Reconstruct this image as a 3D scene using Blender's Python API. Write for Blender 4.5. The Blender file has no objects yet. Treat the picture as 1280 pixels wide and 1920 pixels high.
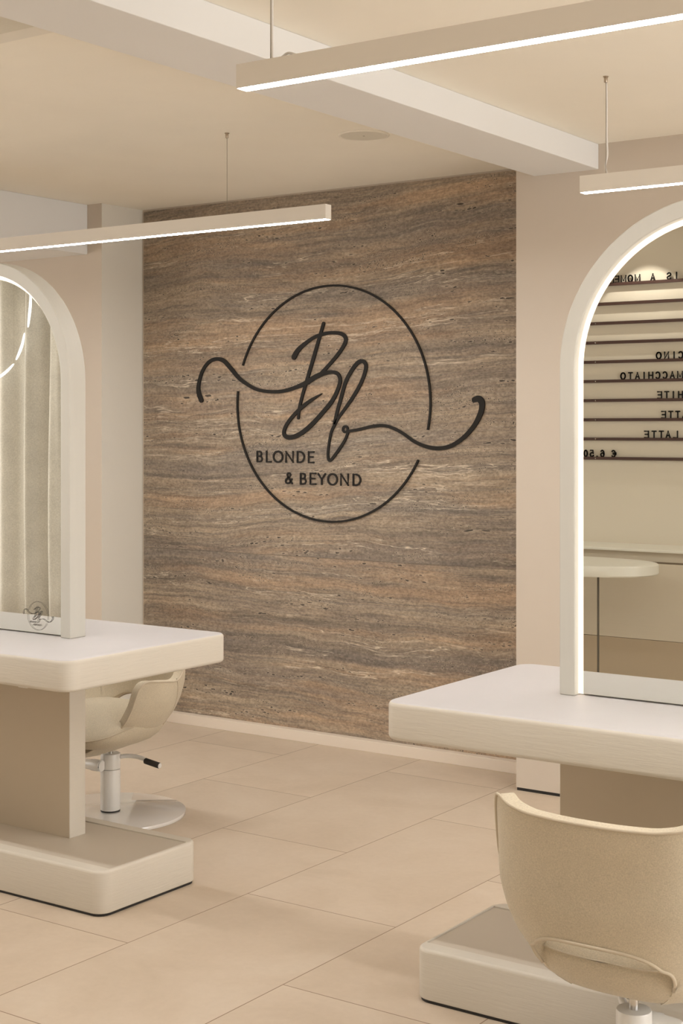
import bpy, bmesh, math, random
from mathutils import Vector, Matrix
random.seed(7)
PI = math.pi
SC = bpy.context.scene
COL = SC.collection

# ------------------------------------------------------------------ camera
CAM_YAW = math.radians(34.8763)
cam_d = bpy.data.cameras.new('camera')
cam = bpy.data.objects.new('camera', cam_d); COL.objects.link(cam)
cam.location = (0, 0, 1.5)
cam.rotation_euler = (PI / 2, 0, CAM_YAW)
cam_d.sensor_fit = 'HORIZONTAL'; cam_d.sensor_width = 36.0
cam_d.lens = 36.0 * 2784.72 / 1280.0
cam_d.shift_y = -(960 - 803.31) / 1280.0
cam_d.clip_start = 0.05; cam_d.clip_end = 60
SC.camera = cam

# ------------------------------------------------------------------ world, exposure
w = bpy.data.worlds.new('world'); SC.world = w; w.use_nodes = True
w.node_tree.nodes['Background'].inputs[0].default_value = (1.0, 0.86, 0.70, 1)
w.node_tree.nodes['Background'].inputs[1].default_value = 0.05
SC.view_settings.view_transform = 'Standard'
SC.view_settings.look = 'None'
SC.view_settings.exposure = 0.26
SC.view_settings.gamma = 1.0
SC.view_settings.use_curve_mapping = False

# light levels
PENDANT = 74.0       # emission of the linear pendants
MIRROR_LED = 1.7     # emission of the arch strips
FILL_DOWNLIGHT = 2.0     # watts of each added fill downlight
MENU_SPOT = 15.0
WARM = (1.0, 0.945, 0.875)
FILL_COL = (1.0, 0.98, 0.95)  # tint of the added fill lights

def area(name, loc, sx, sy, watts, col=WARM, rot=(0, 0, 0)):
    d = bpy.data.lights.new(name, 'AREA'); d.shape = 'RECTANGLE'; d.size = sx; d.size_y = sy
    d.energy = watts; d.color = col
    o = bpy.data.objects.new(name, d); COL.objects.link(o); o.location = loc; o.rotation_euler = rot
    return o

# made-up fill lights at both side walls and, weaker, behind the camera
area('fill_light', (3.06, 3.5, 1.35), 2.3, 4.2, 122, (.975, 1.0, 1.025), (0, PI / 2 + .10, 0))
area('fill_light', (0.7, -3.1, 1.35), 4.6, 2.3, 27, FILL_COL, (PI / 2, 0, 0))
area('fill_light', (-10.06, 1.6, 1.35), 2.3, 5.0, 112, FILL_COL, (0, -PI / 2 - .10, 0))

# ------------------------------------------------------------------ helpers
def link(o, parent=None):
    COL.objects.link(o)
    if parent is not None: o.parent = parent
    return o

def obj(name, bm, mat, parent=None, smooth=False, auto=None):
    bmesh.ops.recalc_face_normals(bm, faces=bm.faces[:])
    me = bpy.data.meshes.new(name)
    bm.to_mesh(me); bm.free()
    me.materials.append(mat)
    if smooth or auto is not None:
        me.polygons.foreach_set('use_smooth', [True] * len(me.polygons))
    o = bpy.data.objects.new(name, me)
    if auto is not None:
        try: me.set_sharp_from_angle(angle=math.radians(auto))
        except Exception: pass
    return link(o, parent)

def tag(o, label=None, cat=None, group=None, kind=None):
    if label: o['label'] = label
    if cat: o['category'] = cat
    if group: o['group'] = group
    if kind: o['kind'] = kind
    return o

def empty(name, loc, rz=0):
    o = bpy.data.objects.new(name, None); o.location = loc; o.rotation_euler = (0, 0, rz)
    o.empty_display_size = 0.1
    return link(o)

def box(bm, x0, x1, y0, y1, z0, z1):
    vs = [bm.verts.new(p) for p in ((x0,y0,z0),(x1,y0,z0),(x1,y1,z0),(x0,y1,z0),(x0,y0,z1),(x1,y0,z1),(x1,y1,z1),(x0,y1,z1))]
    for f in ((0,3,2,1),(4,5,6,7),(0,1,5,4),(1,2,6,5),(2,3,7,6),(3,0,4,7)):
        bm.faces.new([vs[i] for i in f])

def rrect(x0, x1, y0, y1, r, n=6):
    pts = []
    for cx, cy, a in ((x1-r, y1-r, 0), (x0+r, y1-r, 90), (x0+r, y0+r, 180), (x1-r, y0+r, 270)):
        for k in range(n + 1):
            t = math.radians(a + 90.0 * k / n)
            pts.append((cx + r * math.cos(t), cy + r * math.sin(t)))
    return pts

def loft(bm, rings, cap=True):
    vr = [[bm.verts.new(p) for p in ring] for ring in rings]
    n = len(vr[0])
    for a, b in zip(vr, vr[1:]):
        for i in range(n):
            bm.faces.new((a[i], a[(i+1) % n], b[(i+1) % n], b[i]))
    if cap:
        bm.faces.new(list(reversed(vr[0]))); bm.faces.new(vr[-1])
    return vr

def rslab(bm, x0, x1, y0, y1, z0, z1, rc, re, n=8):
    """slab with rounded plan corners (rc) and filleted upper and lower edges (re)"""
    rings = []
    m = 5
    for k in range(m + 1):
        a = PI/2 * k / m
        d = re * (1 - math.sin(a)); z = z0 + re * (1 - math.cos(a))
        rings.append([(p[0], p[1], z) for p in rrect(x0+d, x1-d, y0+d, y1-d, max(rc-d, .002), n)])
    for k in range(m + 1):
        a = PI/2 * k / m
        d = re * (1 - math.cos(a)); z = z1 - re + re * math.sin(a)
        rings.append([(p[0], p[1], z) for p in rrect(x0+d, x1-d, y0+d, y1-d, max(rc-d, .002), n)])
    loft(bm, rings)

def cyl(bm, c, r, z0, z1, n=48, bev=0.0, r2=None):
    r2 = r if r2 is None else r2
    prof = [(r, z0), (r2, z1)] if not bev else [(r-bev, z0), (r-.3*bev, z0+.3*bev), (r, z0+bev), (r2, z1-bev), (r2-.3*bev, z1-.3*bev), (r2-bev, z1)]
    loft(bm, [[(c[0] + q*math.cos(2*PI*i/n), c[1] + q*math.sin(2*PI*i/n), z) for i in range(n)] for q, z in prof])

def frame_of(d):
    d = d.normalized()
    up = Vector((0, 0, 1)) if abs(d.z) < .9 else Vector((1, 0, 0))
    u = d.cross(up).normalized(); v = u.cross(d).normalized()
    return u, v

def tube(bm, pts, r, n=10, closed=False):
    pts = [Vector(p) for p in pts]
    R = r if isinstance(r, (list, tuple)) else [r] * len(pts)
    rings = []
    pu = None
    for i, p in enumerate(pts):
        if closed: d = pts[(i+1) % len(pts)] - pts[i-1]
        else: d = pts[min(i+1, len(pts)-1)] - pts[max(i-1, 0)]
        d.normalize()
        if pu is None: u, v = frame_of(d)
        else:
            u = (pu - d * pu.dot(d)).normalized(); v = d.cross(u)
        pu = u
        rings.append([tuple(p + (u * math.cos(2*PI*k/n) + v * math.sin(2*PI*k/n)) * R[i]) for k in range(n)])
    if closed:
        vr = [[bm.verts.new(q) for q in ring] for ring in rings]
        for a, b in zip(vr, vr[1:] + vr[:1]):
            for i in range(n): bm.faces.new((a[i], a[(i+1) % n], b[(i+1) % n], b[i]))
    else: loft(bm, rings)

def spline(P, k=6):
    """Catmull-Rom through points of any dimension"""
    out = []
    n = len(P)
    for i in range(n - 1):
        a, b, c, d = P[max(i-1, 0)], P[i], P[i+1], P[min(i+2, n-1)]
        for j in range(k):
            t = j / k
            out.append(tuple(.5 * ((2*b[m]) + (-a[m]+c[m])*t + (2*a[m]-5*b[m]+4*c[m]-d[m])*t*t + (-a[m]+3*b[m]-3*c[m]+d[m])*t**3) for m in range(len(b))))
    out.append(tuple(P[-1])); return out

def ribbon(bm, pts, wd, y0, y1, cap=True):
    """stroke in the x/z plane with width(s) wd, extruded from y0 to y1"""
    W = wd if isinstance(wd, (list, tuple)) else [wd] * len(pts)
    L, Rr = [], []
    n = len(pts)
    for i in range(n):
        a, b = pts[max(i-1, 0)], pts[min(i+1, n-1)]
        dx, dz = b[0]-a[0], b[1]-a[1]; l = math.hypot(dx, dz) or 1
        nx, nz = -dz/l, dx/l
        h = W[i] / 2
        L.append((pts[i][0]+nx*h, pts[i][1]+nz*h)); Rr.append((pts[i][0]-nx*h, pts[i][1]-nz*h))
    def q(p, y): return bm.verts.new((p[0], y, p[1]))
    LF = [q(p, y0) for p in L]; RF = [q(p, y0) for p in Rr]; LB = [q(p, y1) for p in L]; RB = [q(p, y1) for p in Rr]
    for i in range(n - 1):
        bm.faces.new((LF[i], LF[i+1], RF[i+1], RF[i])); bm.faces.new((LB[i], RB[i], RB[i+1], LB[i+1]))
        bm.faces.new((LF[i], LB[i], LB[i+1], LF[i+1])); bm.faces.new((RF[i], RF[i+1], RB[i+1], RB[i]))
    bm.faces.new((LF[0], RF[0], RB[0], LB[0])); bm.faces.new((LF[-1], LB[-1], RB[-1], RF[-1]))
    if cap:   # round ends
        for k in (0, n-1):
            disc_xz(bm, pts[k], W[k]/2, y0 + .00025, y1, 12)

def disc_xz(bm, c, r, y0, y1, n=16):
    if r < 1e-4: return
    A = [bm.verts.new((c[0]+r*math.cos(2*PI*i/n), y0, c[1]+r*math.sin(2*PI*i/n))) for i in range(n)]
    B = [bm.verts.new((c[0]+r*math.cos(2*PI*i/n), y1, c[1]+r*math.sin(2*PI*i/n))) for i in range(n)]
    bm.faces.new(A); bm.faces.new(list(reversed(B)))
    for i in range(n): bm.faces.new((A[i], B[i], B[(i+1) % n], A[(i+1) % n]))

# ------------------------------------------------------------------ materials
def mat(name, col=(.8,.8,.8), rough=.6, metal=0.0, spec=None):
    m = bpy.data.materials.new(name); m.use_nodes = True
    nt = m.node_tree; b = nt.nodes['Principled BSDF']
    b.inputs['Base Color'].default_value = (*col, 1)
    b.inputs['Roughness'].default_value = rough; b.inputs['Metallic'].default_value = metal
    if spec is not None: b.inputs['Specular IOR Level'].default_value = spec
    return m, nt, b

def coords(nt, scale=(1,1,1), rot=(0,0,0)):
    tc = nt.nodes.new('ShaderNodeTexCoord'); mp = nt.nodes.new('ShaderNodeMapping')
    mp.inputs['Scale'].default_value = scale; mp.inputs['Rotation'].default_value = rot
    nt.links.new(tc.outputs['Object'], mp.inputs['Vector'])
    return mp.outputs['Vector']

def noise(nt, vec, scale, detail=4, rough=.5, dist=0.0):
    n = nt.nodes.new('ShaderNodeTexNoise')
    n.inputs['Scale'].default_value = scale; n.inputs['Detail'].default_value = detail
    n.inputs['Roughness'].default_value = rough; n.inputs['Distortion'].default_value = dist
    nt.links.new(vec, n.inputs['Vector']); return n.outputs['Fac']

def ramp(nt, fac, stops, interp='LINEAR'):
    r = nt.nodes.new('ShaderNodeValToRGB'); r.color_ramp.interpolation = interp
    el = r.color_ramp.elements
    while len(el) < len(stops): el.new(.5)
    for e, (p, c) in zip(el, stops):
        e.position = p; e.color = (*c, 1) if len(c) == 3 else c
    nt.links.new(fac, r.inputs['Fac']); return r.outputs['Color']

def mix(nt, fac, a, b, mode='MIX'):
    m = nt.nodes.new('ShaderNodeMix'); m.data_type = 'RGBA'; m.blend_type = mode
    for s, v in ((m.inputs['Factor'], fac), (m.inputs['A'], a), (m.inputs['B'], b)):
        if hasattr(v, 'is_output'): nt.links.new(v, s)
        elif isinstance(v, (int, float)): s.default_value = v
        else: s.default_value = (*v, 1)
    return m.outputs['Result']

def math_n(nt, op, a, b=None, c=None):
    m = nt.nodes.new('ShaderNodeMath'); m.operation = op
    for i, v in enumerate((a, b, c)):
        if v is None: continue
        if hasattr(v, 'is_output'): nt.links.new(v, m.inputs[i])
        else: m.inputs[i].default_value = v
    return m.outputs[0]

def bump(nt, b, h, strength=.2, dist=.002):
    n = nt.nodes.new('ShaderNodeBump'); n.inputs['Strength'].default_value = strength; n.inputs['Distance'].default_value = dist
    nt.links.new(h, n.inputs['Height']); nt.links.new(n.outputs['Normal'], b.inputs['Normal'])

def plaster(name, c, var=.06, rough=.85):
    m, nt, b = mat(name, c, rough, spec=.25)
    v = coords(nt)
    n1 = noise(nt, v, 1.1, 5, .55, .4)
    lo = tuple(x * (1 - var) for x in c); hi = tuple(min(1, x * (1 + var)) for x in c)
    nt.links.new(ramp(nt, n1, [(.3, lo), (.7, hi)]), b.inputs['Base Color'])
    n2 = noise(nt, v, 14, 5, .6, .8)
    bump(nt, b, n2, .12, .004)
    return m

M = {}
M['wall'] = plaster('beige_plaster', (.615, .535, .445), .035)
M['menu_wall'] = plaster('menu_wall_paint', (.68, .61, .505), .02)
M['ceiling'] = plaster('ceiling_plaster', (.94, .89, .785), .03)
M['niche'] = plaster('pale_grey_tone', (.73, .685, .60), .02)
M['beam'] = plaster('pale_paint', (.78, .765, .74), .015)

def painted(name, c, grain_axis, bumpy=.35):
    """pale lacquer over brushed wood: fine grain lines along one axis"""
    m, nt, b = mat(name, c, .45, spec=.35)
    s = {'x': (3.0, 60, 110), 'y': (60, 3, 110), 'z': (60, 60, 3), 'iso': (12, 12, 190)}[grain_axis]
    v = coords(nt, s)
    n = noise(nt, v, 1.0, 4, .6, .6)
    n2 = noise(nt, coords(nt, (1, 1, 1)), 2.0, 3, .5, .3)
    lo = tuple(x * .965 for x in c)
    base = ramp(nt, n2, [(.35, lo), (.65, c)])
    nt.links.new(mix(nt, .05, base, ramp(nt, n, [(.3, tuple(x*.7 for x in c)), (.62, c)])), b.inputs['Base Color'])
    bump(nt, b, n, bumpy, .0035)
    return m
M['lacquer'] = painted('cream_lacquer', (.67, .615, .525), 'iso', .22)
M['lacquer_top'] = painted('cream_lacquer_smooth', (.605, .575, .57), 'iso', .0)
M['frame'] = painted('cream_frame_lacquer', (.60, .575, .51), 'z', .05)
M['column'] = plaster('column_plaster', (.54, .455, .34), .02, .6)
M['inset'] = mat('taupe_laminate', (.56, .49, .40), .5)[0]
M['black'] = mat('black_rubber', (.018, .016, .015), .6)[0]
M['base_paint'] = plaster('baseboard_paint', (.77, .67, .56), .015, .6)

def travertine(name, seed, tilt):
    m, nt, b = mat(name, (.4, .3, .22), .62, spec=.3)
    tc = nt.nodes.new('ShaderNodeTexCoord')
    mp = nt.nodes.new('ShaderNodeMapping')
    mp.inputs['Location'].default_value = (seed * 3.7, 0, seed * 1.3)
    mp.inputs['Rotation'].default_value = (0, math.radians(tilt), 0)
    nt.links.new(tc.outputs['Object'], mp.inputs['Vector'])
    base = mp.outputs['Vector']
    def vec(op, p, q):
        n = nt.nodes.new('ShaderNodeVectorMath'); n.operation = op
        for i, v in enumerate((p, q)):
            if hasattr(v, 'is_output'): nt.links.new(v, n.inputs[i])
            else: n.inputs[i].default_value = v
        return n.outputs[0]
    def warp(src, scale, stretch, amt):
        q = nt.nodes.new('ShaderNodeMapping'); q.inputs['Scale'].default_value = stretch; nt.links.new(src, q.inputs['Vector'])
        wv = nt.nodes.new('ShaderNodeTexNoise'); wv.inputs['Scale'].default_value = scale; wv.inputs['Detail'].default_value = 3
        nt.links.new(q.outputs[0], wv.inputs['Vector'])
        return vec('ADD', src, vec('MULTIPLY', vec('SUBTRACT', wv.outputs['Color'], (.5, .5, .5)), amt))
    P = warp(base, 1.0, (.7, 1, 1.2), (.1, 0, .20))        # slow roll of the beds
    P = warp(P, 1.0, (5, 1, 9), (.02, 0, .028))             # small ripples
    def st(sx, sz, off=0):
        q = nt.nodes.new('ShaderNodeMapping'); q.inputs['Scale'].default_value = (sx, 1, sz); q.inputs['Location'].default_value = (off, off*.7, off)
        nt.links.new(P, q.inputs['Vector']); return q.outputs['Vector']
    band = noise(nt, st(.20, 8.0), 1.0, 8, .64, .0)
    fine = noise(nt, st(.9, 55.0, 5), 1.0, 8, .74, .05)
    cloud = noise(nt, st(2.2, 16.0, 9), 1.2, 8, .74, .2)
    speck = noise(nt, st(75, 120, 2), 1.0, 2, .6)
    c1 = ramp(nt, band, [(.34, (.075, .060, .050)), (.42, (.16, .125, .098)), (.475, (.28, .205, .142)), (.51, (.135, .110, .090)),
                         (.545, (.30, .222, .152)), (.60, (.20, .162, .130)), (.66, (.11, .092, .078))])
    c2 = ramp(nt, fine, [(.30, (.095, .074, .058)), (.45, (.20, .155, .115)), (.57, (.31, .235, .16)), (.72, (.44, .345, .245))])
    c = mix(nt, .46, c1, c2)
    rust = noise(nt, st(.5, 7.0, 21), 1.0, 7, .66, .1)
    rf = ramp(nt, rust, [(.52, (0, 0, 0)), (.62, (1, 1, 1))])
    c = mix(nt, math_n(nt, 'MULTIPLY', rf, .38), c, (.37, .225, .128))
    gr = noise(nt, st(.4, 5.5, 33), 1.0, 7, .66, .1)
    gf = ramp(nt, gr, [(.50, (0, 0, 0)), (.60, (1, 1, 1))])
    c = mix(nt, math_n(nt, 'MULTIPLY', gf, .58), c, (.155, .128, .106))
    c = mix(nt, 1.0, c, ramp(nt, cloud, [(.33, (.76, .76, .77)), (.5, (1, 1, 1)), (.67, (1.25, 1.24, 1.20))]), 'MULTIPLY')
    c = mix(nt, 1.0, c, ramp(nt, speck, [(.3, (.74, .74, .74)), (.7, (1.26, 1.26, 1.26))]), 'MULTIPLY')
    # pale calcite veins: thin iso-lines of stretched noises, broken into stretches
    for o1, o2, sx1, sz1, lvl, wdt, amt in ((50, 70, .45, 7.5, .52, .0050, 1.0), (55, 75, .55, 9, .46, .0045, .85), (60, 80, .9, 15, .49, .0050, .4), (65, 85, 3.0, 22, .58, .008, .3)):
        vn = noise(nt, st(sx1, sz1, o1), 1.0, 6, .60, .25)
        d = math_n(nt, 'ABSOLUTE', math_n(nt, 'SUBTRACT', vn, lvl))
        vf = ramp(nt, d, [(.0, (1, 1, 1)), (wdt * .45, (.8, .8, .8)), (wdt, (.0, .0, .0))])
        vm = ramp(nt, noise(nt, st(.6, 6, o2), 1.0, 4, .55), [(.52, (0, 0, 0)), (.58, (1, 1, 1))])
        c = mix(nt, math_n(nt, 'MULTIPLY', math_n(nt, 'MULTIPLY', vf, vm), amt), c, (.58, .475, .35))
    # open pits: small ones scattered along beds, larger ones rarer
    pits = None
    for (px_, pz_, o3, lo, mx) in ((24, 80, 90, .50, .30), (13, 62, 97, .565, .34), (60, 130, 99, .48, .24)):
        vo = nt.nodes.new('ShaderNodeTexVoronoi'); vo.inputs['Scale'].default_value = 1.0
        q = nt.nodes.new('ShaderNodeMapping'); q.inputs['Scale'].default_value = (px_, 1, pz_); q.inputs['Location'].default_value = (o3, 0, o3)
        nt.links.new(P, q.inputs['Vector'])
        q2 = warp(q.outputs[0], 1.6, (1, 1, 1), (.7, 0, .7))
        nt.links.new(q2, vo.inputs['Vector'])
        pm = noise(nt, st(2.0, 16, o3), 1.0, 5, .65)
        thr = ramp(nt, pm, [(lo, (0, 0, 0)), (lo + .14, (mx, mx, mx))])
        pit = math_n(nt, 'LESS_THAN', vo.outputs['Distance'], thr)
        rim = math_n(nt, 'LESS_THAN', vo.outputs['Distance'], math_n(nt, 'MULTIPLY', thr, 1.9))
        c = mix(nt, math_n(nt, 'MULTIPLY', rim, .22), c, (.50, .40, .29))
        c = mix(nt, math_n(nt, 'MULTIPLY', pit, .9), c, (.03, .024, .02))
        pits = pit if pits is None else math_n(nt, 'MAXIMUM', pits, pit)
    c = mix(nt, 1.0, c, (1.33, 1.37, 1.41), 'MULTIPLY')
    nt.links.new(c, b.inputs['Base Color'])
    bump(nt, b, math_n(nt, 'SUBTRACT', math_n(nt, 'MULTIPLY', fine, .4), pits), .35, .004)
    return m
M['stone_top'] = travertine('travertine_upper', 0, 2.6)
M['stone_low'] = travertine('travertine_lower', 1, -.6)

# floor tiles: 1.122 x 0.567 m, running bond
m, nt, b = mat('floor_tile', (.62, .5, .38), .42, spec=.35)
tc = nt.nodes.new('ShaderNodeTexCoord'); sx = nt.nodes.new('ShaderNodeSeparateXYZ'); nt.links.new(tc.outputs['Object'], sx.inputs[0])
rx = math_n(nt, 'DIVIDE', math_n(nt, 'ADD', sx.outputs[0], 2.42 + 56.7), .567)
row = math_n(nt, 'FLOOR', rx)
fx = math_n(nt, 'SUBTRACT', rx, row)
odd = math_n(nt, 'MODULO', row, 2.0)
ry = math_n(nt, 'ADD', math_n(nt, 'DIVIDE', math_n(nt, 'ADD', sx.outputs[1], -3.196 + 112.2), 1.122), math_n(nt, 'MULTIPLY', odd, .5))
colu = math_n(nt, 'FLOOR', ry); fy = math_n(nt, 'SUBTRACT', ry, colu)
dx = math_n(nt, 'MULTIPLY', math_n(nt, 'MINIMUM', fx, math_n(nt, 'SUBTRACT', 1.0, fx)), .567)
dy = math_n(nt, 'MULTIPLY', math_n(nt, 'MINIMUM', fy, math_n(nt, 'SUBTRACT', 1.0, fy)), 1.122)
dd = math_n(nt, 'MINIMUM', dx, dy)
grout = math_n(nt, 'LESS_THAN', dd, .0017)
cv = nt.nodes.new('ShaderNodeCombineXYZ'); nt.links.new(row, cv.inputs[0]); nt.links.new(colu, cv.inputs[1])
wn = nt.nodes.new('ShaderNodeTexWhiteNoise'); nt.links.new(cv.outputs[0], wn.inputs['Vector'])
shift = nt.nodes.new('ShaderNodeVectorMath'); shift.operation = 'ADD'
sc_ = nt.nodes.new('ShaderNodeVectorMath'); sc_.operation = 'SCALE'; sc_.inputs['Scale'].default_value = 9
nt.links.new(wn.outputs['Color'], sc_.inputs[0]); nt.links.new(tc.outputs['Object'], shift.inputs[0]); nt.links.new(sc_.outputs[0], shift.inputs[1])
n1 = noise(nt, shift.outputs[0], 2.2, 6, .6, .6)
n2 = noise(nt, shift.outputs[0], 45, 4, .6, .0)
tcn = mix(nt, .82, ramp(nt, n2, [(.3, (.535, .43, .32)), (.7, (.67, .56, .435))]), ramp(nt, n1, [(.28, (.525, .42, .31)), (.5, (.60, .49, .375)), (.72, (.65, .545, .43))]))
tv = ramp(nt, wn.outputs['Value'], [(0, (.965, .965, .965)), (1, (1.03, 1.03, 1.03))])
tcn = mix(nt, 1.0, tcn, tv, 'MULTIPLY')
nt.links.new(mix(nt, grout, tcn, (.25, .165, .10)), b.inputs['Base Color'])
rr = ramp(nt, n1, [(.3, (.42, .42, .42)), (.7, (.52, .52, .52))]); nt.links.new(rr, b.inputs['Roughness'])
bump(nt, b, math_n(nt, 'SUBTRACT', math_n(nt, 'MULTIPLY', n2, .08), grout), .3, .002)
M['tile'] = m

def fabric(name, c, scale=420, b_s=.35):
    m, nt, b = mat(name, c, .95, spec=.1)
    v = coords(nt, (1, 1, 1))
    wx = noise(nt, coords(nt, (1, 1, .25)), scale, 2, .5); wz = noise(nt, coords(nt, (.25, .25, 1)), scale, 2, .5)
    wv = math_n(nt, 'ADD', math_n(nt, 'MULTIPLY', wx, .5), math_n(nt, 'MULTIPLY', wz, .5))
    n = noise(nt, v, 5, 4, .6)
    lo = tuple(x * .86 for x in c); hi = tuple(min(1, x * 1.10) for x in c)
    base = mix(nt, .5, ramp(nt, wv, [(.38, tuple(x*.72 for x in c)), (.62, tuple(x*1.2 for x in c))]), ramp(nt, n, [(.3, lo), (.7, hi)]))
    nt.links.new(base, b.inputs['Base Color'])
    b.inputs['Sheen Weight'].default_value = .15
    bump(nt, b, wv, b_s, .0015)
    return m
M['fabric'] = fabric('oat_woven_fabric', (.585, .505, .375), 900, .2)
M['piping'] = mat('pale_piping', (.55, .465, .345), .85)[0]
M['curtain'] = fabric('curtain_linen', (.68, .65, .60), 300, .1)
M['white_metal'] = mat('white_powder_coat', (.78, .75, .70), .28, spec=.5)[0]
M['lamp_body'] = mat('cream_aluminium', (.80, .74, .655), .45)[0]
M['gloss_white'] = mat('glossy_white_disc', (.74, .71, .67), .05, spec=1.0)[0]
M['gloss_white'].node_tree.nodes['Principled BSDF'].inputs['Coat Weight'].default_value = 1.0
M['chrome'] = mat('brushed_steel', (.62, .60, .57), .22, 1.0)[0]
M['brass'] = mat('nickel_cup', (.50, .42, .33), .35, 1.0)[0]
M['mirror'] = mat('mirror_glass', (.85, .865, .82), .0, 1.0)[0]
M['sign'] = mat('black_metal_sign', (.016, .0135, .011), .65, spec=.25)[0]
M['decal'] = mat('black_vinyl', (.05, .045, .038), .6)[0]
M['low_band'] = mat('brown_band', (.45, .355, .25), .5)[0]
M['gap'] = mat('brown_gap_shade', (.22, .16, .105), .7)[0]
M['dark_metal'] = mat('dark_bronze_leg', (.10, .08, .055), .5)[0]
M['rail'] = mat('dark_brown_rail', (.060, .027, .020), .5)[0]
M['cup_white'] = mat('white_plastic', (.86, .81, .71), .5)[0]
M['grille'] = mat('grille_plastic', (.74, .70, .60), .6)[0]
M['cord'] = mat('white_cord', (.75, .71, .66), .5)[0]
M['wire'] = mat('steel_wire', (.45, .40, .33), .4, .8)[0]
M['counter'] = painted('counter_lacquer', (.62, .545, .435), 'x', .05)
M['counter_top'] = mat('counter_top_stone', (.72, .685, .60), .4)[0]

def emit(name, col, s):
    m = bpy.data.materials.new(name); m.use_nodes = True; nt = m.node_tree
    for n in list(nt.nodes):
        if n.type != 'OUTPUT_MATERIAL': nt.nodes.remove(n)
    e = nt.nodes.new('ShaderNodeEmission'); e.inputs[0].default_value = (*col, 1); e.inputs[1].default_value = s
    nt.links.new(e.outputs[0], nt.nodes['Material Output'].inputs[0]); return m
M['led'] = emit('pendant_diffuser', (1.0, .99, .98), PENDANT)
M['led_mirror'] = emit('mirror_light_strip', (1.0, .85, .68), MIRROR_LED)
M['led_down'] = emit('downlight_lens', (1.0, .87, .72), 6)
M['arc_glow'] = emit('bright_arc_glow', (1.0, .97, .92), 1.5)  # glow for the bright curve, no lamp known there

# ------------------------------------------------------------------ setting
YT, YW, ZC = 5.7327, 5.4677, 2.6392
YF = 5.765         # stone face
KF = YF / YT
YB = 5.772         # wall plane behind the stone
XL, XR = -5.2888, -2.928
X0, X1, Y0 = -10.2, 3.2, -3.2

def struct(name, mtl, *boxes, bevel=0.0):
    bm = bmesh.new()
    for q in boxes: box(bm, *q)
    o = obj(name, bm, mtl); o['kind'] = 'structure'
    if bevel:
        md = o.modifiers.new('bevel', 'BEVEL'); md.width = bevel; md.segments = 2
    return o
struct('floor', M['tile'], (X0, X1, Y0, 5.95, -.1, 0))
struct('ceiling', M['ceiling'], (X0, X1, Y0, 5.95, ZC, ZC + .12))
struct('wall_back', M['wall'], (X0, XL, YW, YB, 0, ZC), (XR, X1, YW, YB, .013, ZC), (X0, X1, YB, 5.95, 0, ZC))
struct('wall_left', M['wall'], (X0 - .12, X0, Y0, 5.95, 0, ZC))
struct('wall_right', M['wall'], (X1, X1 + .12, Y0, 5.95, 0, ZC))
struct('wall_front', M['wall'], (X0, X1, Y0 - .12, Y0, 0, ZC))
struct('trim_1', M['beam'], (-2.8458, -2.5564, Y0, YW, 2.5375, ZC), bevel=.003)
struct('trim_2', M['beam'], (-6.3, -5.3875, Y0, YW, 2.3867, ZC), bevel=.003)
struct('trim_3', M['black'], (XR + .002, X1, YW + .004, YT, 0, .013))
struct('baseboard_back', M['base_paint'], (XL, XR, YT - .012, YF - .0005, 0, .0516), bevel=.002)
def fill_frame(name, axis, at, a0, a1, n):
    # frame with mullions added round a made-up fill light, proud of the wall
    B = []; d = .17; z0, z1, t_ = .12, 2.58, .07
    lo, hi = (at, at + d) if at < 0 else (at - d, at)
    def q(p0, p1, za, zb): B.append((lo, hi, p0, p1, za, zb) if axis == 'x' else (p0, p1, lo, hi, za, zb))
    q(a0, a1, z0, z0 + t_); q(a0, a1, z1 - t_, z1)
    for k in range(n + 1):
        c = a0 + (a1 - a0) * k / n
        c0 = min(max(c - t_/2, a0), a1 - t_); q(c0, c0 + t_, z0 + t_, z1 - t_)
    struct(name, M['beam'], *B)
fill_frame('fill_frame_1', 'x', X0, -.98, 4.18, 4)
fill_frame('fill_frame_2', 'x', X1, 1.32, 5.68, 3)
fill_frame('fill_frame_3', 'y', Y0, -1.68, 3.08, 4)
# pale return of the recess beside the stone (own lighter tone) : thin lining of the niche side
struct('trim_4', M['niche'], (XL, XL + .001, YW + .0005, YB, .0, ZC))

# stone cladding: two slabs with a hairline joint
t = empty('stone_wall_panel', ((XL + XR) / 2, YF, .0516))
tag(t, 'brown and grey banded travertine panel filling the recessed back wall behind the sign', 'wall panel')
for nm, z0, z1, mm in (('stone_slab', .0100, .8812, 'stone_low'), ('stone_slab', .8824, 2.6300, 'stone_top')):
    bm = bmesh.new(); cx_ = t.location
    box(bm, -5.275 - cx_.x, XR + .06 - cx_.x, 0, YB - YF, z0 - cx_.z, z1 - cx_.z)
    o = obj(nm, bm, M[mm], t)
YS = YF

# partition with the menu board, behind and to the left of the camera
YM = -.514
struct('wall_partition', M['menu_wall'], (-5.1, -1.95, YM - .16, YM, 0, ZC))

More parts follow.
